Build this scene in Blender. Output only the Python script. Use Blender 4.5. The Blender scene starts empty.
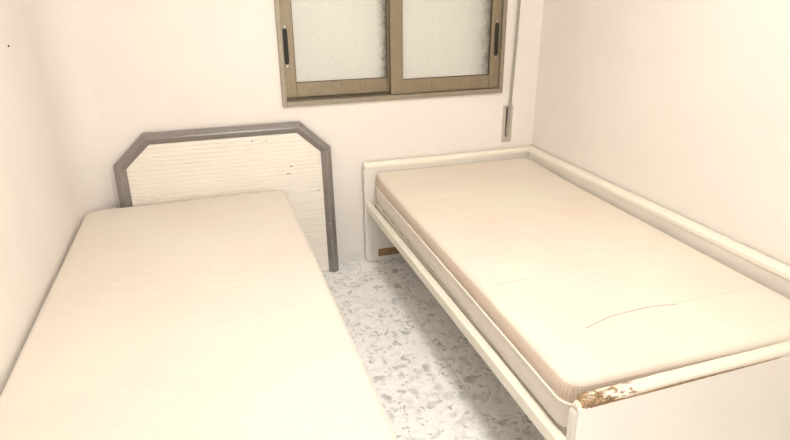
import bpy, bmesh, math, random
from mathutils import Vector, Matrix

random.seed(4)
S = bpy.context.scene
COL = S.collection

# ------------------------------------------------------------------ helpers
def link(name, bm, mat, parent=None, smooth=False, loc=None, rot=None, bevel=0, mats=None):
    me = bpy.data.meshes.new(name)
    bmesh.ops.recalc_face_normals(bm, faces=bm.faces)
    bm.to_mesh(me); bm.free()
    for m in (mats or [mat]):
        me.materials.append(m)
    if smooth:
        for p in me.polygons: p.use_smooth = True
    o = bpy.data.objects.new(name, me)
    COL.objects.link(o)
    if parent: o.parent = parent
    if loc: o.location = loc
    if rot: o.rotation_euler = rot
    if bevel:
        b = o.modifiers.new('bevel', 'BEVEL'); b.width = bevel; b.segments = 3
        b.limit_method = 'ANGLE'; b.angle_limit = math.radians(40)
    return o

def empty(name, loc=(0, 0, 0)):
    o = bpy.data.objects.new(name, None); COL.objects.link(o); o.location = loc
    o.empty_display_size = .1
    return o

def tag(o, label, cat, group=None):
    o['label'] = label; o['category'] = cat
    if group: o['group'] = group
    return o

def struct(o, label=None):
    o['kind'] = 'structure'
    if label: o['label'] = label
    return o

def box(bm, x0, x1, y0, y1, z0, z1):
    v = [bm.verts.new((x, y, z)) for z in (z0, z1) for y in (y0, y1) for x in (x0, x1)]
    for f in ((0, 2, 3, 1), (4, 5, 7, 6), (0, 1, 5, 4), (2, 6, 7, 3), (0, 4, 6, 2), (1, 3, 7, 5)):
        bm.faces.new([v[i] for i in f])

def prism(bm, pts, y0, y1):
    """outline in x,z extruded along y"""
    a = [bm.verts.new((x, y0, z)) for x, z in pts]
    b = [bm.verts.new((x, y1, z)) for x, z in pts]
    n = len(pts)
    bm.faces.new(a); bm.faces.new(b[::-1])
    for i in range(n):
        bm.faces.new((a[i], b[i], b[(i + 1) % n], a[(i + 1) % n]))

def extrude_profile_x(bm, pts, x0, x1):
    """outline in y,z extruded along x"""
    a = [bm.verts.new((x0, y, z)) for y, z in pts]
    b = [bm.verts.new((x1, y, z)) for y, z in pts]
    n = len(pts)
    bm.faces.new(a); bm.faces.new(b[::-1])
    for i in range(n):
        bm.faces.new((a[i], b[i], b[(i + 1) % n], a[(i + 1) % n]))

def rrect(hx, hy, r, seg=10):
    out = []
    for cx, cy, a0 in ((hx - r, hy - r, 0), (-hx + r, hy - r, 90), (-hx + r, -hy + r, 180), (hx - r, -hy + r, 270)):
        for k in range(seg + 1):
            a = math.radians(a0 + 90 * k / seg)
            out.append((cx + r * math.cos(a), cy + r * math.sin(a)))
    return out

def loft(bm, hx, hy, r, prof, cap0=True, cap1=True, wob=None, seg=10, full=.17, mid=0):
    # wob(x, y): swelling of the surface, full at height `full` and none at the bottom
    rings = []
    for ins, z in prof:
        pts = rrect(hx - ins, hy - ins, max(r - ins, .004), seg)
        if mid:
            sub_ = []
            for i, p in enumerate(pts):
                q = pts[(i + 1) % len(pts)]; sub_.append(p)
                if (i + 1) % (seg + 1) == 0:
                    sub_ += [(p[0] + (q[0] - p[0]) * k / mid, p[1] + (q[1] - p[1]) * k / mid) for k in range(1, mid)]
            pts = sub_
        ring = []
        for x, y in pts:
            dz = wob(x, y) * min(1, max(0, z / full)) if wob else 0
            ring.append(bm.verts.new((x, y, z + dz)))
        rings.append(ring)
    n = len(rings[0])
    for a, b in zip(rings, rings[1:]):
        for i in range(n):
            bm.faces.new((a[i], a[(i + 1) % n], b[(i + 1) % n], b[i]))
    if cap0: bm.faces.new(rings[0][::-1])
    if cap1: bm.faces.new(rings[-1])

def tube(bm, pts, r, n=8, closed=False):
    rings = []
    m = len(pts)
    for i, p in enumerate(pts):
        p = Vector(p)
        if closed:
            t = Vector(pts[(i + 1) % m]) - Vector(pts[i - 1])
        else:
            t = Vector(pts[min(i + 1, m - 1)]) - Vector(pts[max(i - 1, 0)])
        t.normalize()
        up = Vector((0, 0, 1)) if abs(t.z) < .9 else Vector((1, 0, 0))
        u = t.cross(up).normalized(); w = u.cross(t)
        rings.append([bm.verts.new(p + r * (math.cos(2 * math.pi * k / n) * u + math.sin(2 * math.pi * k / n) * w)) for k in range(n)])
    pairs = list(zip(rings, rings[1:])) + ([(rings[-1], rings[0])] if closed else [])
    for a, b in pairs:
        for k in range(n):
            bm.faces.new((a[k], a[(k + 1) % n], b[(k + 1) % n], b[k]))
    if not closed:
        bm.faces.new(rings[0][::-1]); bm.faces.new(rings[-1])

# ------------------------------------------------------------------ materials
def new_mat(name):
    m = bpy.data.materials.new(name); m.use_nodes = True
    nt = m.node_tree; nt.nodes.clear()
    out = nt.nodes.new('ShaderNodeOutputMaterial')
    b = nt.nodes.new('ShaderNodeBsdfPrincipled')
    nt.links.new(b.outputs[0], out.inputs[0])
    return m, nt, b, out

def N(nt, t, **kw):
    n = nt.nodes.new(t)
    for k, v in kw.items(): setattr(n, k, v)
    return n

def objco(nt):
    return N(nt, 'ShaderNodeTexCoord').outputs['Object']

def noise(nt, co, scale, detail=3, rough=.5):
    n = N(nt, 'ShaderNodeTexNoise'); n.inputs['Scale'].default_value = scale
    n.inputs['Detail'].default_value = detail; n.inputs['Roughness'].default_value = rough
    nt.links.new(co, n.inputs['Vector']); return n.outputs['Fac']

def ramp(nt, fac, stops, interp='LINEAR'):
    r = N(nt, 'ShaderNodeValToRGB'); r.color_ramp.interpolation = interp
    el = r.color_ramp.elements
    while len(el) < len(stops): el.new(.5)
    for e, (p, c) in zip(el, stops):
        e.position = p; e.color = (*c, 1) if len(c) == 3 else c
    nt.links.new(fac, r.inputs[0]); return r.outputs[0]

def mix(nt, fac, a, b, mode='MIX'):
    m = N(nt, 'ShaderNodeMix', data_type='RGBA', blend_type=mode)
    for sock, v in ((m.inputs[0], fac), (m.inputs[6], a), (m.inputs[7], b)):
        if hasattr(v, 'links'): nt.links.new(v, sock)
        elif isinstance(v, (int, float)): sock.default_value = v
        else: sock.default_value = (*v, 1)
    return m.outputs[2]

def math_(nt, op, a, b=None, clamp=False):
    m = N(nt, 'ShaderNodeMath', operation=op, use_clamp=clamp)
    for i, v in enumerate((a, b)):
        if v is None: continue
        if hasattr(v, 'links'): nt.links.new(v, m.inputs[i])
        else: m.inputs[i].default_value = v
    return m.outputs[0]

def bump(nt, b, h, strength, dist):
    n = N(nt, 'ShaderNodeBump'); n.inputs['Strength'].default_value = strength
    n.inputs['Distance'].default_value = dist
    nt.links.new(h, n.inputs['Height']); nt.links.new(n.outputs[0], b.inputs['Normal'])

def setc(nt, b, c):
    if hasattr(c, 'links'): nt.links.new(c, b.inputs['Base Color'])
    else: b.inputs['Base Color'].default_value = (*c, 1)

def plain(name, col, rough=.5, var=.04, scale=6, metal=0, bumps=None):
    m, nt, b, out = new_mat(name)
    co = objco(nt)
    f = noise(nt, co, scale, 4)
    dark = tuple(c * (1 - var) for c in col); lite = tuple(min(1, c * (1 + var)) for c in col)
    setc(nt, b, ramp(nt, f, [(.3, dark), (.7, lite)]))
    b.inputs['Roughness'].default_value = rough
    b.inputs['Metallic'].default_value = metal
    if bumps: bump(nt, b, noise(nt, co, bumps[0], 4), bumps[1], bumps[2])
    return m

def wall_mat():
    m, nt, b, out = new_mat('wall_paint')
    co = objco(nt)
    f = noise(nt, co, 1.6, 3, .6)
    setc(nt, b, ramp(nt, f, [(.35, WALL_A), (.65, WALL_B)]))
    b.inputs['Roughness'].default_value = .75
    bump(nt, b, noise(nt, co, 60, 5, .6), .12, .002)
    return m

WALL_A = (.77, .725, .69); WALL_B = (.785, .76, .715)
M_wall = wall_mat()
M_ceil = plain('ceiling_paint', (.90, .88, .85), .8, .01)

def floor_mat():
    m, nt, b, out = new_mat('breccia_floor_tile')
    co = objco(nt)
    # warp so the chips look broken and irregular
    wn = N(nt, 'ShaderNodeTexNoise'); wn.inputs['Scale'].default_value = 22; wn.inputs['Detail'].default_value = 3
    nt.links.new(co, wn.inputs['Vector'])
    sub = N(nt, 'ShaderNodeVectorMath', operation='SUBTRACT'); nt.links.new(wn.outputs['Color'], sub.inputs[0]); sub.inputs[1].default_value = (.5, .5, .5)
    sc = N(nt, 'ShaderNodeVectorMath', operation='SCALE'); nt.links.new(sub.outputs[0], sc.inputs[0]); sc.inputs['Scale'].default_value = .085
    ad = N(nt, 'ShaderNodeVectorMath', operation='ADD'); nt.links.new(co, ad.inputs[0]); nt.links.new(sc.outputs[0], ad.inputs[1])
    def vor(scale, feature):
        v = N(nt, 'ShaderNodeTexVoronoi', feature=feature); v.inputs['Scale'].default_value = scale
        nt.links.new(ad.outputs[0], v.inputs['Vector']); return v
    v1 = vor(19, 'F1'); e1 = vor(19, 'DISTANCE_TO_EDGE'); v2 = vor(42, 'F1'); e2 = vor(42, 'DISTANCE_TO_EDGE')
    s1 = N(nt, 'ShaderNodeSeparateColor'); nt.links.new(v1.outputs['Color'], s1.inputs[0])
    s2 = N(nt, 'ShaderNodeSeparateColor'); nt.links.new(v2.outputs['Color'], s2.inputs[0])
    white = (.95, .955, .96)
    big = ramp(nt, s1.outputs[0], [(0, (.47, .475, .475)), (.22, (.60, .605, .605)), (.45, (.76, .775, .78)), (.7, white)], 'LINEAR')
    small = ramp(nt, s2.outputs[1], [(0, (.44, .445, .445)), (.3, (.68, .69, .69)), (.5, white)], 'LINEAR')
    k1 = ramp(nt, e1.outputs['Distance'], [(.02, (0, 0, 0)), (.22, (1, 1, 1))])
    k2 = ramp(nt, e2.outputs['Distance'], [(.02, (0, 0, 0)), (.2, (1, 1, 1))])
    sel = ramp(nt, noise(nt, co, 9, 2), [(.42, (0, 0, 0)), (.56, (1, 1, 1))])
    ca = mix(nt, k1, white, big); cb = mix(nt, k2, white, small)
    c = mix(nt, sel, ca, cb)
    c = mix(nt, .5, c, ramp(nt, noise(nt, ad.outputs[0], 60, 5, .7), [(.35, (.70, .71, .71)), (.52, (1, 1, 1))]), 'MULTIPLY')
    # joints, 0.4 m tiles
    sx = N(nt, 'ShaderNodeSeparateXYZ'); nt.links.new(co, sx.inputs[0])
    lines = None
    for ax, off in ((0, .84), (1, 1.77)):
        t = math_(nt, 'SUBTRACT', sx.outputs[ax], off)
        t = math_(nt, 'DIVIDE', t, .4); t = math_(nt, 'ADD', t, 20.5)
        t = math_(nt, 'FRACT', t); t = math_(nt, 'SUBTRACT', t, .5); t = math_(nt, 'ABSOLUTE', t)
        l = math_(nt, 'MULTIPLY', math_(nt, 'LESS_THAN', t, .006 if ax == 0 else .004), 1.0 if ax == 0 else .5)
        lines = l if lines is None else math_(nt, 'MAXIMUM', lines, l)
    c = mix(nt, math_(nt, 'MULTIPLY', lines, .9), c, (.76, .73, .66))
    setc(nt, b, c)
    b.inputs['Roughness'].default_value = .28
    bump(nt, b, math_(nt, 'SUBTRACT', 1, lines), .3, .001)
    return m
M_floor = floor_mat()

M_white = plain('white_lacquer', (.76, .73, .68), .35, .03, 5)
M_cream = plain('cream_lacquer', (.80, .77, .68), .35, .03, 5)
M_skirt = plain('skirting_tile', (.70, .69, .66), .35, .06, 12)
M_chip = plain('raw_chipboard', (.30, .19, .10), .85, .35, 90, bumps=(200, .5, .002))
M_dark = plain('dark_gap', (.05, .04, .03), .9, .2)
M_divan = plain('divan_cloth', (.70, .67, .62), .9, .05, 40, bumps=(300, .3, .001))
M_plastic = plain('black_plastic', (.012, .010, .008), .6, .2)
M_screw = plain('steel_screw', (.5, .48, .44), .35, .1, metal=1)
M_strapm = plain('strap_webbing', (.34, .32, .28), .8, .2, 80, bumps=(400, .4, .001))
M_plate = plain('winder_plate_metal', (.52, .48, .42), .45, .1, 20, metal=.3)

def alu(name, col):
    m, nt, b, out = new_mat(name)
    co = objco(nt)
    mp = N(nt, 'ShaderNodeMapping'); mp.inputs['Scale'].default_value = (60, 60, 3)
    nt.links.new(co, mp.inputs[0])
    f = noise(nt, mp.outputs[0], 3, 5, .65); g = noise(nt, co, 90, 3, .7)
    f = math_(nt, 'ADD', math_(nt, 'MULTIPLY', f, .55), math_(nt, 'MULTIPLY', g, .45))
    setc(nt, b, ramp(nt, f, [(.3, tuple(c * .72 for c in col)), (.7, tuple(c * 1.2 for c in col))]))
    b.inputs['Metallic'].default_value = .35; b.inputs['Roughness'].default_value = .42
    return m
M_alu = alu('bronze_aluminium', (.26, .21, .14))
M_alugrey = alu('grey_bronze_aluminium', (.30, .265, .20))
M_aludark = alu('weathered_bronze_aluminium', (.10, .075, .045))

def pane_mat():
    m, nt, b, out = new_mat('pebbled_glass')
    co = objco(nt)
    setc(nt, b, (.93, .93, .90))
    b.inputs['Roughness'].default_value = .35
    b.inputs['Transmission Weight'].default_value = 0
    bump(nt, b, noise(nt, co, 130, 3, .6), .5, .003)
    tr = N(nt, 'ShaderNodeBsdfTransparent'); tr.inputs[0].default_value = (.93, .95, .92, 1)
    tl = N(nt, 'ShaderNodeBsdfTranslucent'); tl.inputs[0].default_value = (.85, .86, .82, 1)
    mp = N(nt, 'ShaderNodeMapping'); mp.inputs['Scale'].default_value = (30, 1, 90); nt.links.new(co, mp.inputs[0])
    fac = ramp(nt, noise(nt, mp.outputs[0], 1.6, 3, .6), [(.3, (.46,) * 3), (.7, (.54,) * 3)])
    # ragged shade painted into the glass along the meeting stile and right-hand edge
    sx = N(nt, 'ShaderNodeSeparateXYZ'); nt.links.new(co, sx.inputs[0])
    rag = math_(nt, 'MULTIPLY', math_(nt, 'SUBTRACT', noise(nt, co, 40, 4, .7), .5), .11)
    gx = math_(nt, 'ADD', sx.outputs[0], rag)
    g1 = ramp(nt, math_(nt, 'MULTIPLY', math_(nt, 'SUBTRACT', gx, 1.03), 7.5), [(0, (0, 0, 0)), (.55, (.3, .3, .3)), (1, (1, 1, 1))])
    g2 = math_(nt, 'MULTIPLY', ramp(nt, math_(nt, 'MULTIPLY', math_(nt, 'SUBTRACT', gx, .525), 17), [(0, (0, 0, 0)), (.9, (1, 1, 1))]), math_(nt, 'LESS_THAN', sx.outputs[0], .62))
    edge_shade = math_(nt, 'MAXIMUM', g1, g2)
    setc(nt, b, mix(nt, math_(nt, 'MULTIPLY', edge_shade, .95), (.93, .93, .90), (.10, .085, .06)))
    fac = math_(nt, 'MULTIPLY', fac, math_(nt, 'SUBTRACT', 1, math_(nt, 'MULTIPLY', edge_shade, .7)))
    m1 = N(nt, 'ShaderNodeMixShader'); nt.links.new(fac, m1.inputs[0])
    nt.links.new(b.outputs[0], m1.inputs[1]); nt.links.new(tr.outputs[0], m1.inputs[2])
    m2 = N(nt, 'ShaderNodeMixShader'); m2.inputs[0].default_value = .12
    nt.links.new(m1.outputs[0], m2.inputs[1]); nt.links.new(tl.outputs[0], m2.inputs[2])
    nt.links.new(m2.outputs[0], out.inputs[0])
    return m
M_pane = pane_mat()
M_shutter = plain('shutter_pvc', (.88, .87, .83), .5, .03, 8)

def sheet_mat():
    m, nt, b, out = new_mat('smooth_mattress_fabric')
    co = objco(nt)
    setc(nt, b, ramp(nt, noise(nt, co, 3.5, 4, .6), [(.35, (.69, .625, .565)), (.65, (.71, .66, .585))]))
    b.inputs['Roughness'].default_value = .55
    b.inputs['Sheen Weight'].default_value = .15
    mp = N(nt, 'ShaderNodeMapping'); mp.inputs['Scale'].default_value = (3, 9, 3); mp.inputs['Rotation'].default_value = (0, 0, .25); nt.links.new(co, mp.inputs[0])
    bump(nt, b, noise(nt, mp.outputs[0], 2.2, 4, .55), .35, .012)
    return m
M_sheet = sheet_mat()

def ticking_mat():
    """mattress top; thin creases, their shade drawn into the ticking colour"""
    m, nt, b, out = new_mat('mattress_ticking')
    co = objco(nt)
    base = ramp(nt, noise(nt, co, 2.6, 4, .6), [(.32, (.71, .615, .55)), (.66, (.73, .68, .59))])
    sx = N(nt, 'ShaderNodeSeparateXYZ'); nt.links.new(co, sx.inputs[0])
    X, Y, Z = sx.outputs
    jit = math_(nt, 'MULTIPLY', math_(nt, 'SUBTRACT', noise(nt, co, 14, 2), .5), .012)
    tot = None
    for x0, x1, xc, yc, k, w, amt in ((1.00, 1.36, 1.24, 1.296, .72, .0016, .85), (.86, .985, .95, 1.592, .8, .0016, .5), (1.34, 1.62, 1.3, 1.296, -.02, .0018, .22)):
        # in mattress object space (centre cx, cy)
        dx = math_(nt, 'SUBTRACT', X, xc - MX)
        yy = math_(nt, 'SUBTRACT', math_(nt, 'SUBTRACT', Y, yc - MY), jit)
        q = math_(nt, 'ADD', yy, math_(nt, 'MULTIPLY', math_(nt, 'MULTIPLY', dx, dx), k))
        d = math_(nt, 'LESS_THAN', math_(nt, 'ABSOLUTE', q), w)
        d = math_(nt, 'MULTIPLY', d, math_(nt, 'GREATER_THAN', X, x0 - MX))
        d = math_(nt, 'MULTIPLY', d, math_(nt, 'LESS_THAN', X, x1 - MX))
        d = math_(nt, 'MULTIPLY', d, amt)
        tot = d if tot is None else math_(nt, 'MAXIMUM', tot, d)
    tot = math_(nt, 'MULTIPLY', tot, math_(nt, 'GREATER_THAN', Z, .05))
    setc(nt, b, mix(nt, tot, base, (.22, .15, .09)))  # dark line colour stands in for the shade of the creases
    b.inputs['Roughness'].default_value = .6
    mp = N(nt, 'ShaderNodeMapping'); mp.inputs['Scale'].default_value = (3, 8, 3); nt.links.new(co, mp.inputs[0])
    bump(nt, b, noise(nt, mp.outputs[0], 2.0, 4, .55), .3, .012)
    return m

MX, MY = 1.283, 2.000      # centre of the right mattress
M_tick = ticking_mat()

def striped_mat():
    m, nt, b, out = new_mat('striped_border_ticking')
    co = objco(nt)
    w = N(nt, 'ShaderNodeTexWave', wave_type='BANDS', bands_direction='Y'); w.inputs['Scale'].default_value = 34
    w.inputs['Distortion'].default_value = .4
    w2 = N(nt, 'ShaderNodeTexWave', wave_type='BANDS', bands_direction='X'); w2.inputs['Scale'].default_value = 34
    nt.links.new(co, w.inputs[0]); nt.links.new(co, w2.inputs[0])
    ge = N(nt, 'ShaderNodeNewGeometry'); sn = N(nt, 'ShaderNodeSeparateXYZ'); nt.links.new(ge.outputs['Normal'], sn.inputs[0])
    side = math_(nt, 'GREATER_THAN', math_(nt, 'ABSOLUTE', sn.outputs[1]), .707)
    f = mix(nt, side, w.outputs['Color'], w2.outputs['Color'])
    setc(nt, b, ramp(nt, f, [(.25, (.58, .48, .40)), (.75, (.66, .56, .475))]))
    b.inputs['Roughness'].default_value = .8
    return m
M_stripe = striped_mat()
M_border = plain('pale_border_ticking', (.76, .72, .67), .7, .04, 10)
M_pipe = plain('mattress_piping', (.88, .82, .74), .6, .02)

def frame_mat():
    m, nt, b, out = new_mat('grey_laminate')
    co = objco(nt)
    mp = N(nt, 'ShaderNodeMapping'); mp.inputs['Scale'].default_value = (4, 20, 4); nt.links.new(co, mp.inputs[0])
    f = noise(nt, mp.outputs[0], 6, 5, .7)
    setc(nt, b, ramp(nt, f, [(.3, (.165, .148, .135)), (.7, (.215, .198, .185))]))
    b.inputs['Roughness'].default_value = .22
    b.inputs['IOR'].default_value = 2.0
    bump(nt, b, f, .1, .001)
    return m
M_frame = frame_mat()
M_panel = plain('ribbed_cream_panel', (.78, .745, .675), .45, .02, 4)

def worn_mat():
    """painted edging, the paint broken through to the wood towards its left end"""
    m, nt, b, out = new_mat('chipped_painted_edging')
    co = objco(nt)
    sx = N(nt, 'ShaderNodeSeparateXYZ'); nt.links.new(co, sx.inputs[0])
    near = math_(nt, 'SUBTRACT', 1.0, math_(nt, 'DIVIDE', math_(nt, 'SUBTRACT', sx.outputs[0], .01), .24), True)
    rise = math_(nt, 'GREATER_THAN', sx.outputs[0], .012)
    mp = N(nt, 'ShaderNodeMapping'); mp.inputs['Scale'].default_value = (.5, 1.3, 1.3); nt.links.new(co, mp.inputs[0])
    f = math_(nt, 'ADD', noise(nt, mp.outputs[0], 60, 3, .6), math_(nt, 'SUBTRACT', math_(nt, 'MULTIPLY', near, .36), .10))
    f = math_(nt, 'MULTIPLY', f, rise)
    k = ramp(nt, f, [(.60, (0, 0, 0)), (.66, (1, 1, 1))])
    wood = ramp(nt, noise(nt, co, 120, 4), [(.35, (.14, .08, .03)), (.65, (.42, .28, .15))])
    setc(nt, b, mix(nt, k, (.74, .685, .59), wood))
    b.inputs['Roughness'].default_value = .5
    return m
M_worn = worn_mat()

# ------------------------------------------------------------------ the room
XL, XR, YB, YF, ZC = -.63, 1.838, 3.04, -1.0, 2.5
bm = bmesh.new(); box(bm, XL - .2, XR + .2, -2.5, YB + .25, -.1, 0)
struct(link('floor', bm, M_floor))
bm = bmesh.new(); box(bm, XL - .2, XR + .2, -2.5, YB + .25, ZC, ZC + .1)
struct(link('ceiling', bm, M_ceil))
bm = bmesh.new(); box(bm, XL - .2, XL, YF - .12, YB + .25, 0, ZC)
struct(link('wall_left', bm, M_wall))
bm = bmesh.new(); box(bm, XR, XR + .2, YF - .12, YB + .25, 0, ZC)
struct(link('wall_right', bm, M_wall))
DX0, DX1, DZ = -.02, .82, 2.05       # unseen open doorway behind the camera, added to let fill light in
bm = bmesh.new(); box(bm, XL, DX0, YF - .12, YF, 0, ZC); box(bm, DX1, XR, YF - .12, YF, 0, ZC); box(bm, DX0, DX1, YF - .12, YF, DZ, ZC)
struct(link('wall_front', bm, M_wall))
bm = bmesh.new()
box(bm, DX0 - .06, DX0, YF - .13, YF + .012, 0, DZ + .06); box(bm, DX1, DX1 + .06, YF - .13, YF + .012, 0, DZ + .06); box(bm, DX0, DX1, YF - .13, YF + .012, DZ, DZ + .06)
struct(link('trim_1', bm, M_white, bevel=.003))
HY0 = -2.4                           # unseen hall added to house the fill light
bm = bmesh.new(); box(bm, XL, XR, HY0 - .1, HY0, 0, ZC); box(bm, XL - .1, XL, HY0 - .1, YF - .12, 0, ZC); box(bm, XR, XR + .1, HY0 - .1, YF - .12, 0, ZC)
struct(link('wall_added_hall', bm, M_wall))
WX0, WX1, WZ0, WZ1 = .364, 1.610, .928, 2.06
bm = bmesh.new()
box(bm, XL, WX0 + .008, YB, YB + .25, 0, ZC); box(bm, WX1 - .008, XR, YB, YB + .25, 0, ZC)
box(bm, WX0 + .008, WX1 - .008, YB, YB + .25, 0, WZ0 + .008); box(bm, WX0 + .008, WX1 - .008, YB, YB + .25, WZ1 - .008, ZC)
struct(link('wall_back', bm, M_wall))
# boxed-in corner between the left wall and the back wall
bm = bmesh.new()
pl = [(-.63, 3.04)] + [((1 - t) ** 2 * -.63 + 2 * t * (1 - t) * -.63 + t * t * -.50, (1 - t) ** 2 * 2.80 + 2 * t * (1 - t) * 2.965 + t * t * 3.04) for t in [k / 28 for k in range(29)]]
np_ = len(pl)
a = [bm.verts.new((x, y, 0)) for x, y in pl]; b_ = [bm.verts.new((x, y, ZC)) for x, y in pl]
bm.faces.new(a); bm.faces.new(b_)
for i in range(np_): bm.faces.new((a[i], a[(i + 1) % np_], b_[(i + 1) % np_], b_[i]))
struct(link('wall_corner', bm, M_wall), 'cream rounded boxing in the corner behind the left bed')
# skirting
bm = bmesh.new(); box(bm, -.50, XR, YB - .012, YB, 0, .055)
struct(link('baseboard_back', bm, M_skirt, bevel=.003))
bm = bmesh.new(); box(bm, XL, XL + .012, YF, 2.90, 0, .055)
struct(link('baseboard_left', bm, M_skirt, bevel=.003))
bm = bmesh.new(); box(bm, XR - .012, XR, YF, YB - .012, 0, .055)
struct(link('baseboard_right', bm, M_skirt, bevel=.003))

# ------------------------------------------------------------------ window
win = empty('window_1', (WX0, YB, WZ0)); struct(win, 'bronze aluminium sliding window with pebbled glass')
def W(name, bm, mat, parent, **k):
    bmesh.ops.translate(bm, vec=(-WX0, -YB, -WZ0), verts=bm.verts)
    return link(name, bm, mat, parent, **k)
# outer frame stands 15 mm proud of the wall
bm = bmesh.new()
yf, yb = YB - .016, YB + .085
box(bm, WX0, WX0 + .022, yf, yb, WZ0, WZ1); box(bm, WX1 - .022, WX1, yf, yb, WZ0, WZ1)
box(bm, WX0 + .022, WX1 - .022, yf, yb, WZ0, WZ0 + .026); box(bm, WX0 + .022, WX1 - .022, yf, yb, WZ1 - .03, WZ1)
W('window_frame', bm, M_alugrey, win, bevel=.002)
bm = bmesh.new()
box(bm, WX0 + .022, WX1 - .022, YB + .0325, YB + .0365, WZ0 + .026, WZ0 + .036)
box(bm, WX0 + .022, WX1 - .022, YB + .0325, YB + .0365, WZ1 - .036, WZ1 - .03)
W('track', bm, M_aludark, win)
def sash(x0, x1, y0, y1, wl, wr, hside, zb):
    z0, z1 = WZ0 + zb, WZ1 - .037
    bm = bmesh.new()
    box(bm, x0, x0 + wl, y0, y1, z0, z1); box(bm, x1 - wr, x1, y0, y1, z0, z1)
    box(bm, x0 + wl, x1 - wr, y0 + .003, y1 - .003, z0, z0 + .074); box(bm, x0 + wl, x1 - wr, y0 + .003, y1 - .003, z1 - .06, z1)
    s = W('sash', bm, M_alu, win, bevel=.002)
    bm = bmesh.new()
    ym = (y0 + y1) / 2
    box(bm, x0 + wl - .002, x1 - wr + .002, ym - .002, ym + .003, z0 + .072, z1 - .058)
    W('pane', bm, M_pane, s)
    bm = bmesh.new()      # rubber gasket round the glass
    for xa, xb, za, zb2 in ((x0 + wl, x0 + wl + .003, z0 + .074, z1 - .06), (x1 - wr - .003, x1 - wr, z0 + .074, z1 - .06), (x0 + wl, x1 - wr, z0 + .074, z0 + .077)):
        box(bm, xa, xb, ym - .008, ym - .002, za, zb2)
    W('gasket', bm, M_aludark, s)
    xc = x0 + wl * .36 if hside < 0 else x1 - wr * .45
    bm = bmesh.new()
    pts = [(xc + .011 * cx, zc) for cx, zc in ((-1, 1.145), (-.6, 1.135), (.6, 1.135), (1, 1.145), (1, 1.298), (.6, 1.308), (-.6, 1.308), (-1, 1.298))]
    prism(bm, pts, y0 - .006, y0 + .004)
    h = W('handle', bm, M_plastic, s, bevel=.001)
    for zc in (1.126, 1.317):
        bm = bmesh.new()
        prism(bm, [(xc + .005 * math.cos(t * math.pi / 4), zc + .005 * math.sin(t * math.pi / 4)) for t in range(8)], y0 - .004, y0 + .002)
        W('screw', bm, M_screw, h)
    return s
sash(WX0 + .0225, .998, YB + .038, YB + .068, .062, .055, -1, .037)      # left sash, rear track
sash(.949, WX1 - .0225, YB + .000, YB + .031, .067, .058, 1, .028)       # right sash, front track
# closed roller shutter behind the glass, running in bronze guides
bm = bmesh.new()
box(bm, WX0 + .01, WX0 + .034, YB + .13, YB + .19, WZ0 - .0 + .01, WZ1 - .01); box(bm, WX1 - .034, WX1 - .01, YB + .09, YB + .19, WZ0 + .01, WZ1 - .01)
W('shutter_guide', bm, M_aludark, win)
sh = bmesh.new()
z = WZ0 + .012
while z < WZ1 - .05:
    extrude_profile_x(sh, [(YB + .150, z), (YB + .142, z + .012), (YB + .142, z + .034), (YB + .150, z + .046), (YB + .158, z + .046), (YB + .158, z)], WX0 + .034, WX1 - .034)
    z += .0465
W('roller_shutter', sh, M_shutter, win)
bm = bmesh.new(); box(bm, WX0 + .008, WX1 - .008, YB + .085, YB + .24, WZ0 + .002, WZ0 + .010)
W('sill', bm, M_aludark, win)

# ------------------------------------------------------------------ shutter strap
st = tag(empty('shutter_strap', (1.66, YB, .63)), 'grey shutter pull strap hanging beside the window into a small wall plate', 'strap')
def ST(name, bm, mat, parent=st, **k):
    bmesh.ops.translate(bm, vec=(-1.66, -YB, -.63), verts=bm.verts); return link(name, bm, mat, parent, **k)
bm = bmesh.new(); box(bm, 1.628, 1.690, YB - .006, YB, .634, .850)
plt = ST('winder_plate', bm, M_plate, bevel=.002)
bm = bmesh.new(); box(bm, 1.646, 1.668, YB - .0066, YB - .0055, .668, .842)
ST('slot', bm, M_dark, plt)
bm = bmesh.new(); prism(bm, [(1.658 + .006 * math.cos(t * math.pi / 5), .651 + .006 * math.sin(t * math.pi / 5)) for t in range(10)], YB - .009, YB - .005)
ST('screw', bm, M_screw, plt)
bm = bmesh.new()
a0 = [(1.660, YB - .009, .672), (1.664, YB - .014, .84), (1.676, YB - .016, 1.2), (1.682, YB - .016, 1.6), (1.684, YB - .016, 2.2)]
prev = None
for x, y, z in a0:
    q = [bm.verts.new((x + dx, y + dy, z)) for dx, dy in ((-.009, 0), (.009, 0), (.009, .0018), (-.009, .0018))]
    if prev:
        for i in range(4): bm.faces.new((prev[i], prev[(i + 1) % 4], q[(i + 1) % 4], q[i]))
    else: bm.faces.new(q)
    prev = q
bm.faces.new(prev)
ST('strap', bm, M_strapm)
bm = bmesh.new(); box(bm, 1.660, 1.708, YB - .022, YB, 2.19, 2.24)
ST('strap_guide', bm, M_plate, bevel=.002)

# nail left in the wall
bm = bmesh.new()
prism(bm, [(0.0034 * math.cos(t * math.pi / 5), 0.0034 * math.sin(t * math.pi / 5)) for t in range(10)], -.004, 0)
nl = link('wall_nail', bm, M_dark, loc=(XL, 2.397, 1.321), rot=(0, 0, math.radians(90)))
tag(nl, 'small dark nail head alone in the left wall', 'nail')

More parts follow.
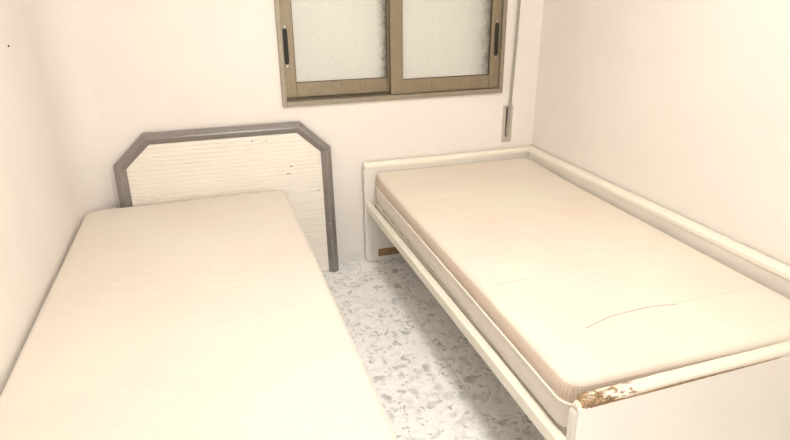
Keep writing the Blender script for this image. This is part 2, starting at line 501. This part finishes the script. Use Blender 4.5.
# ------------------------------------------------------------------ left bed
# octagonal headboard, leaning a little on the back wall
HX, HY, HZ = .062, 2.935, 0
LEAN = math.atan2(.062, .86)
hb = tag(empty('headboard', (HX, HY, 0)), 'grey-framed cream headboard with cut corners leaning on the back wall', 'headboard')
hb.rotation_euler = (-LEAN, 0, 0)
hw, ht, hc, cut = .533, .856, .712, .380
def octo(ins):
    k = ins * math.tan(math.radians(22.5)) * 1.0
    return [(-hw + ins, 0), (-hw + ins, hc - ins * .40), (-cut + ins * .40, ht - ins), (cut - ins * .40, ht - ins), (hw - ins, hc - ins * .40), (hw - ins, 0)]
bm = bmesh.new()
rows = [(0, .036), (0, .012), (.003, .007), (.024, -.006), (.030, -.006), (.056, .012), (.056, .036)]
rr = [[bm.verts.new((x, y, z)) for x, z in octo(i)] for i, y in rows]
for a, b in zip(rr, rr[1:] + rr[:1]):
    for i in range(5): bm.faces.new((a[i], a[i + 1], b[i + 1], b[i]))
bm.faces.new([r[0] for r in rr]); bm.faces.new([r[-1] for r in rr])
link('frame', bm, M_frame, hb)
bm = bmesh.new()
def half_w(z):
    w = hw - .054
    z1, z2 = hc - .022, ht - .055
    if z <= z1: return w
    return w + (cut - .022 - w) * min(1, (z - z1) / (z2 - z1))
zs, pitch = [], .0215
z = .004
while z + pitch < ht - .053:
    zs += [(z, .0166), (z + .0035, .0125), (z + pitch - .0035, .0125), (z + pitch, .0166)]; z += pitch
zs.append((ht - .053, .0166))
prev = None
for z, y in zs:
    w = half_w(z); q = [bm.verts.new((-w, y, z)), bm.verts.new((w, y, z)), bm.verts.new((w, .032, z)), bm.verts.new((-w, .032, z))]
    if prev and (q[0].co - prev[0].co).length > 1e-5:
        for i in range(4): bm.faces.new((prev[i], prev[(i + 1) % 4], q[(i + 1) % 4], q[i]))
    if not prev: bm.faces.new(q)
    prev = q
bm.faces.new(prev[::-1])
pan = link('panel', bm, M_panel, hb)
for x, z, w in ((.316, .625, .010), (.298, .588, .012), (.451, .481, .008), (.20, .77, .005), (.13, .775, .006)):
    bm = bmesh.new()
    prism(bm, [(x - w, z), (x - w * .4, z - .0022), (x + w * .7, z - .001), (x + w, z + .001), (x, z + .0025)], .0118, .014)
    link('chip_mark', bm, M_dark, pan)
for x, z in ((.502, .290), (.503, .185)):
    bm = bmesh.new()
    prism(bm, [(x + .004 * math.cos(t * math.pi / 4), z + .004 * math.sin(t * math.pi / 4)) for t in range(8)], -.0055, 0)
    link('screw_cap', bm, M_screw, hb)

# bed base on feet
bx0, bx1, by0, by1 = -.618, .332, .975, 2.942
lb = tag(empty('divan', ((bx0 + bx1) / 2, (by0 + by1) / 2, 0)), 'low upholstered base under the mattress along the left wall', 'bed')
bm = bmesh.new(); loft(bm, (bx1 - bx0) / 2 - .012, (by1 - by0) / 2 - .012, .03, [(.006, .13), (0, .136), (0, .309), (.006, .315)], seg=5)
link('body', bm, M_divan, lb)
for sx_ in (-1, 1):
    for sy_ in (-1, 1):
        bm = bmesh.new()
        loft(bm, .022, .022, .02, [(.004, 0), (.001, .004), (0, .13)], seg=5)
        link('leg', bm, M_plastic, lb, loc=(sx_ * .40, sy_ * .88, 0))
# mattress
mhx, mhy = (bx1 - bx0) / 2, (by1 - by0) / 2
def edge(h0, h1, r0, r1, n=6):
    p = [(r0 * (1 - math.sin(t)), h0 + r0 * (1 - math.cos(t))) for t in [math.pi / 2 * k / n for k in range(n + 1)]]
    p += [(0, h0 + (h1 - h0) * .5)]
    p += [(r1 * (1 - math.cos(t)), h1 - r1 * (1 - math.sin(t))) for t in [math.pi / 2 * k / n for k in range(n + 1)]]
    return p
bm = bmesh.new()
prof = edge(0, .203, .02, .024)
prof += [(.04, .204), (.07, .2055), (.12, .207), (.2, .208), (.3, .208), (.4, .208)]
loft(bm, mhx, mhy, .085, prof, wob=lambda x, y: .0022 * math.sin(7 * x + 3 * y) * math.sin(5 * y), seg=12, mid=10)
lm = link('mattress', bm, M_sheet, smooth=True, loc=((bx0 + bx1) / 2, (by0 + by1) / 2, .3175))
tag(lm, 'smooth bare cream mattress in front of the grey-framed headboard, by the left wall', 'mattress')

# ------------------------------------------------------------------ right bed
FX0, FX1 = .770, 1.827
bed = tag(empty('single_bed', ((FX0 + FX1) / 2, 2.0, 0)), 'white wooden bed frame against the right wall with chipped footboard edge', 'bed')
OX, OY = (FX0 + FX1) / 2, 2.0
def B(name, bm, mat, parent=bed, org=(0, 0, 0), **k):
    bmesh.ops.translate(bm, vec=(-OX - org[0], -OY - org[1], -org[2]), verts=bm.verts)
    o = link(name, bm, mat, parent, **k)
    o.location = org
    return o
# headboard with rounded corners and a capping strip
def rounded(x0, x1, z0, z1, r0, r1, n=6):
    pts = []
    for cx, cz, r, a0 in ((x1 - .004, z0 + .004, .004, 270), (x1 - .004, z1 - .004, .004, 0), (x0 + r1, z1 - r1, r1, 90), (x0 + r0, z0 + r0, r0, 180)):
        pts += [(cx + r * math.cos(math.radians(a0 + 90 * k / n)), cz + r * math.sin(math.radians(a0 + 90 * k / n))) for k in range(n + 1)]
    return pts
bm = bmesh.new(); prism(bm, rounded(FX0, FX1, .002, .570, .028, .012), 2.985, 3.022)
hbd = B('headboard', bm, M_white, bevel=.004)
bm = bmesh.new()
extrude_profile_x(bm, [(2.980, .571), (2.980, .588), (2.985, .596), (2.992, .600), (3.014, .600), (3.023, .596), (3.027, .588), (3.027, .571)], FX0 + .004, FX1)
B('top_edging', bm, M_cream, hbd)
bm = bmesh.new(); prism(bm, [(FX0 + .072, .036), (FX1 - .05, .036), (FX1 - .05, .078), (FX0 + .072, .078)], 2.976, 2.985)
B('cleat', bm, M_chip, hbd)
# side panel along the wall
bm = bmesh.new(); box(bm, 1.782, FX1 - .004, 1.003, 2.979, .30, .574)
sp = B('side_panel', bm, M_white, bevel=.003)
bm = bmesh.new()
pr = [(1.776, .575), (1.776, .590), (1.780, .597), (1.788, .600), (1.818, .600), (1.826, .597), (1.829, .588), (1.829, .575)]
a = [bm.verts.new((x, 1.004, z)) for x, z in pr]; b_ = [bm.verts.new((x, 2.979, z)) for x, z in pr]
bm.faces.new(a); bm.faces.new(b_[::-1])
for i in range(len(pr)): bm.faces.new((a[i], b_[i], b_[(i + 1) % 8], a[(i + 1) % 8]))
B('top_edging', bm, M_cream, sp)
# open side rail
bm = bmesh.new(); box(bm, .776, .807, .999, 2.986, .330, .371)
rail = B('side_rail', bm, M_cream, bevel=.003)
# slatted platform under the mattress
bm = bmesh.new(); box(bm, .820, .845, 1.003, 2.97, .30, .373); box(bm, 1.75, 1.775, 1.003, 2.97, .30, .373)
plf = B('platform', bm, M_white)
for k in range(14):
    y = 1.06 + k * .138
    bm = bmesh.new(); box(bm, .822, 1.772, y - .035, y + .035, .3735, .385)
    B('slat', bm, M_cream, plf, bevel=.002)
# footboard
bm = bmesh.new(); prism(bm, rounded(FX0, FX1, .002, .534, .028, .03), .972, 1.0)
ft = B('footboard', bm, M_white, bevel=.004)
bm = bmesh.new(); box(bm, FX0 + .001, FX1 - .004, .963, .972, .03, .534)
B('front_panel', bm, M_white, ft, bevel=.002)
bm = bmesh.new()      # brown strip for the shade of the gap where the edging has come away
pts = [(.80, .5345), (.88, .5342), (.97, .5335), (1.06, .5338), (1.14, .534), (1.20, .5343), (1.30, .5345), (1.42, .5350)]
tps = [(.80, .5352), (.88, .5362), (.97, .5378), (1.06, .5385), (1.14, .5380), (1.20, .5362), (1.30, .5362), (1.42, .5352)]
prism(bm, pts + tps[::-1], .9605, .975)
B('gap_shade', bm, M_chip, ft)
# half-round edging along its top, lifting off the panel in the middle
bm = bmesh.new()
secs = []
nx = 48
for i in range(nx + 1):
    t = i / nx; x = FX0 + .004 + (FX1 - FX0 - .004) * t
    gap = .0045 * math.exp(-((t - .30) / .22) ** 2) + .0006
    drop = .020 * max(0, 1 - t / .022) ** 1.6
    n_ = 1 - .30 * max(0, 1 - t / .02)
    wv = .0006 * math.sin(31 * t) + .0005 * math.sin(77 * t + 1)
    zb_, zt = .534 + gap - drop, .557 - drop + wv
    yc, hd = .982, .020 * n_
    secs.append([bm.verts.new((x, yc + hd * math.cos(a_), zb_ + (zt - zb_) * max(0, math.sin(a_)) ** .55)) for a_ in [math.pi * k / 10 for k in range(11)]])
for a, b in zip(secs, secs[1:]):
    for k in range(11): bm.faces.new((a[k], a[(k + 1) % 11], b[(k + 1) % 11], b[k]))
bm.faces.new(secs[0]); bm.faces.new(secs[-1])
B('top_edging', bm, M_worn, ft, org=(FX0 - OX, .983 - OY, .534), smooth=True)

# the footboard stands slightly out of square
rz = .017; px_, py_ = FX0 - OX, .985 - OY
ft.rotation_euler = (0, 0, rz)
ft.location = (px_ - (px_ * math.cos(rz) - py_ * math.sin(rz)), py_ - (px_ * math.sin(rz) + py_ * math.cos(rz)), 0)

# mattress on the frame: smooth ticking top, striped upper border, pale lower border, piping between
hx, hy, h = .474, .970, .158
mz = .3865
def lift(x, y):
    t = max(0, (y - .2) / .78)
    return .014 * t * t + .0018 * math.sin(6 * x + 2 * y) * math.sin(4 * y + 1)
bm = bmesh.new()
prof = [(.006, 0), (.003, .004)] + [(.004, .01), (.004, .108)]
prof += [(.003 + .028 * (1 - math.cos(t)), .130 + .026 * math.sin(t)) for t in [math.pi / 2 * k / 6 for k in range(7)]]
prof += [(.06, .1575), (.1, .159), (.2, .160), (.3, .160), (.4, .160), (.46, .160)]
loft(bm, hx, hy, .06, prof, wob=lift, seg=12, mid=10)
rm = link('mattress', bm, M_tick, smooth=True, loc=(MX, MY, mz), rot=(0, 0, -.0135))
tag(rm, 'bare cream mattress with striped sides lying in the white bed frame', 'mattress')
bm = bmesh.new(); loft(bm, hx, hy, .06, [(.004, .086), (.0005, .088), (-.001, .108), (.0008, .128), (.006, .142)], False, False, wob=lift, seg=12, mid=10)
link('striped_border', bm, M_stripe, rm, smooth=True)
bm = bmesh.new(); loft(bm, hx, hy, .06, [(.006, .004), (.001, .008), (-.001, .045), (.001, .080), (.004, .084)], False, False, wob=lift, seg=12, mid=10)
link('lower_border', bm, M_border, rm, smooth=True)
bm = bmesh.new(); tube(bm, [(x, y, .085 + .5 * lift(x, y)) for x, y in rrect(hx + .001, hy + .001, .06, 12)], .0035, 8, True)
link('piping', bm, M_pipe, rm, smooth=True)

# ------------------------------------------------------------------ ceiling lamp of the room (above the frame)
LX, LY = .58, 1.1
HALL_FILL = 15
cl = tag(empty('ceiling_lamp', (LX, LY, ZC)), 'round flush ceiling lamp in the middle of the ceiling', 'lamp')
bm = bmesh.new()
def disc(bm, prof, n=32):
    rs = [[bm.verts.new((r * math.cos(2 * math.pi * k / n), r * math.sin(2 * math.pi * k / n), z)) for k in range(n)] for r, z in prof]
    for a, b in zip(rs, rs[1:]):
        for k in range(n): bm.faces.new((a[k], a[(k + 1) % n], b[(k + 1) % n], b[k]))
    bm.faces.new(rs[0]); bm.faces.new(rs[-1])
disc(bm, [(.21, 0), (.21, -.02), (.19, -.024), (.19, -.004)])
link('base', bm, M_white, cl)
me_, nt, b, out = new_mat('lamp_glass')
b.inputs['Base Color'].default_value = (.9, .88, .84, 1)
b.inputs['Emission Color'].default_value = (1, .95, .88, 1)
b.inputs['Emission Strength'].default_value = 26
bm = bmesh.new(); disc(bm, [(.186, -.006), (.186, -.03), (.17, -.05), (.13, -.066), (.07, -.075)])
link('diffuser', bm, me_, cl, smooth=True)

# added fill light in the unseen hall, shining in through the doorway
al = bpy.data.lights.new('hall_fill', 'AREA'); al.shape = 'RECTANGLE'; al.size = 1.1; al.size_y = 1.5; al.energy = HALL_FILL; al.color = (1, .97, .94)
ao = bpy.data.objects.new('hall_fill', al); COL.objects.link(ao); ao.location = (.40, HY0 + .03, 1.25); ao.rotation_euler = (math.radians(90), 0, 0)

# ------------------------------------------------------------------ daylight outside, behind the closed shutter
w = bpy.data.worlds.new('World'); S.world = w; w.use_nodes = True
nt = w.node_tree
sky = nt.nodes.new('ShaderNodeTexSky'); sky.sky_type = 'HOSEK_WILKIE'
bg = nt.nodes['Background']; nt.links.new(sky.outputs[0], bg.inputs[0]); bg.inputs[1].default_value = .3

# ------------------------------------------------------------------ camera
cam = bpy.data.cameras.new('Camera'); co_ = bpy.data.objects.new('Camera', cam); COL.objects.link(co_)
R = Matrix(((0.95210549, 0.12196051, -0.28039396), (-0.30562136, 0.35101067, -0.88509157), (-0.00952495, 0.92839493, 0.37147293)))
# columns: camera x (right), y (up), z (back) in the room's axes
cx = Vector((R[0][0], R[1][0], R[2][0])); cy = Vector((R[0][1], R[1][1], R[2][1])); cz = Vector((R[0][2], R[1][2], R[2][2]))
Mx = Matrix.Identity(4)
for i in range(3):
    Mx[i][0], Mx[i][1], Mx[i][2] = cx[i], cy[i], cz[i]
Mx[0][3], Mx[1][3], Mx[2][3] = 0, 0, 1.5
co_.matrix_world = Mx
cam.sensor_width = 36; cam.lens = 585 / 790 * 36; cam.clip_start = .02
S.camera = co_

S.view_settings.view_transform = 'Standard'; S.view_settings.look = 'None'
S.view_settings.gamma = 1; S.view_settings.use_curve_mapping = False
S.view_settings.exposure = 1.82
S.cycles.use_denoising = True
S.cycles.max_bounces = 12; S.cycles.diffuse_bounces = 8; S.cycles.transparent_max_bounces = 12
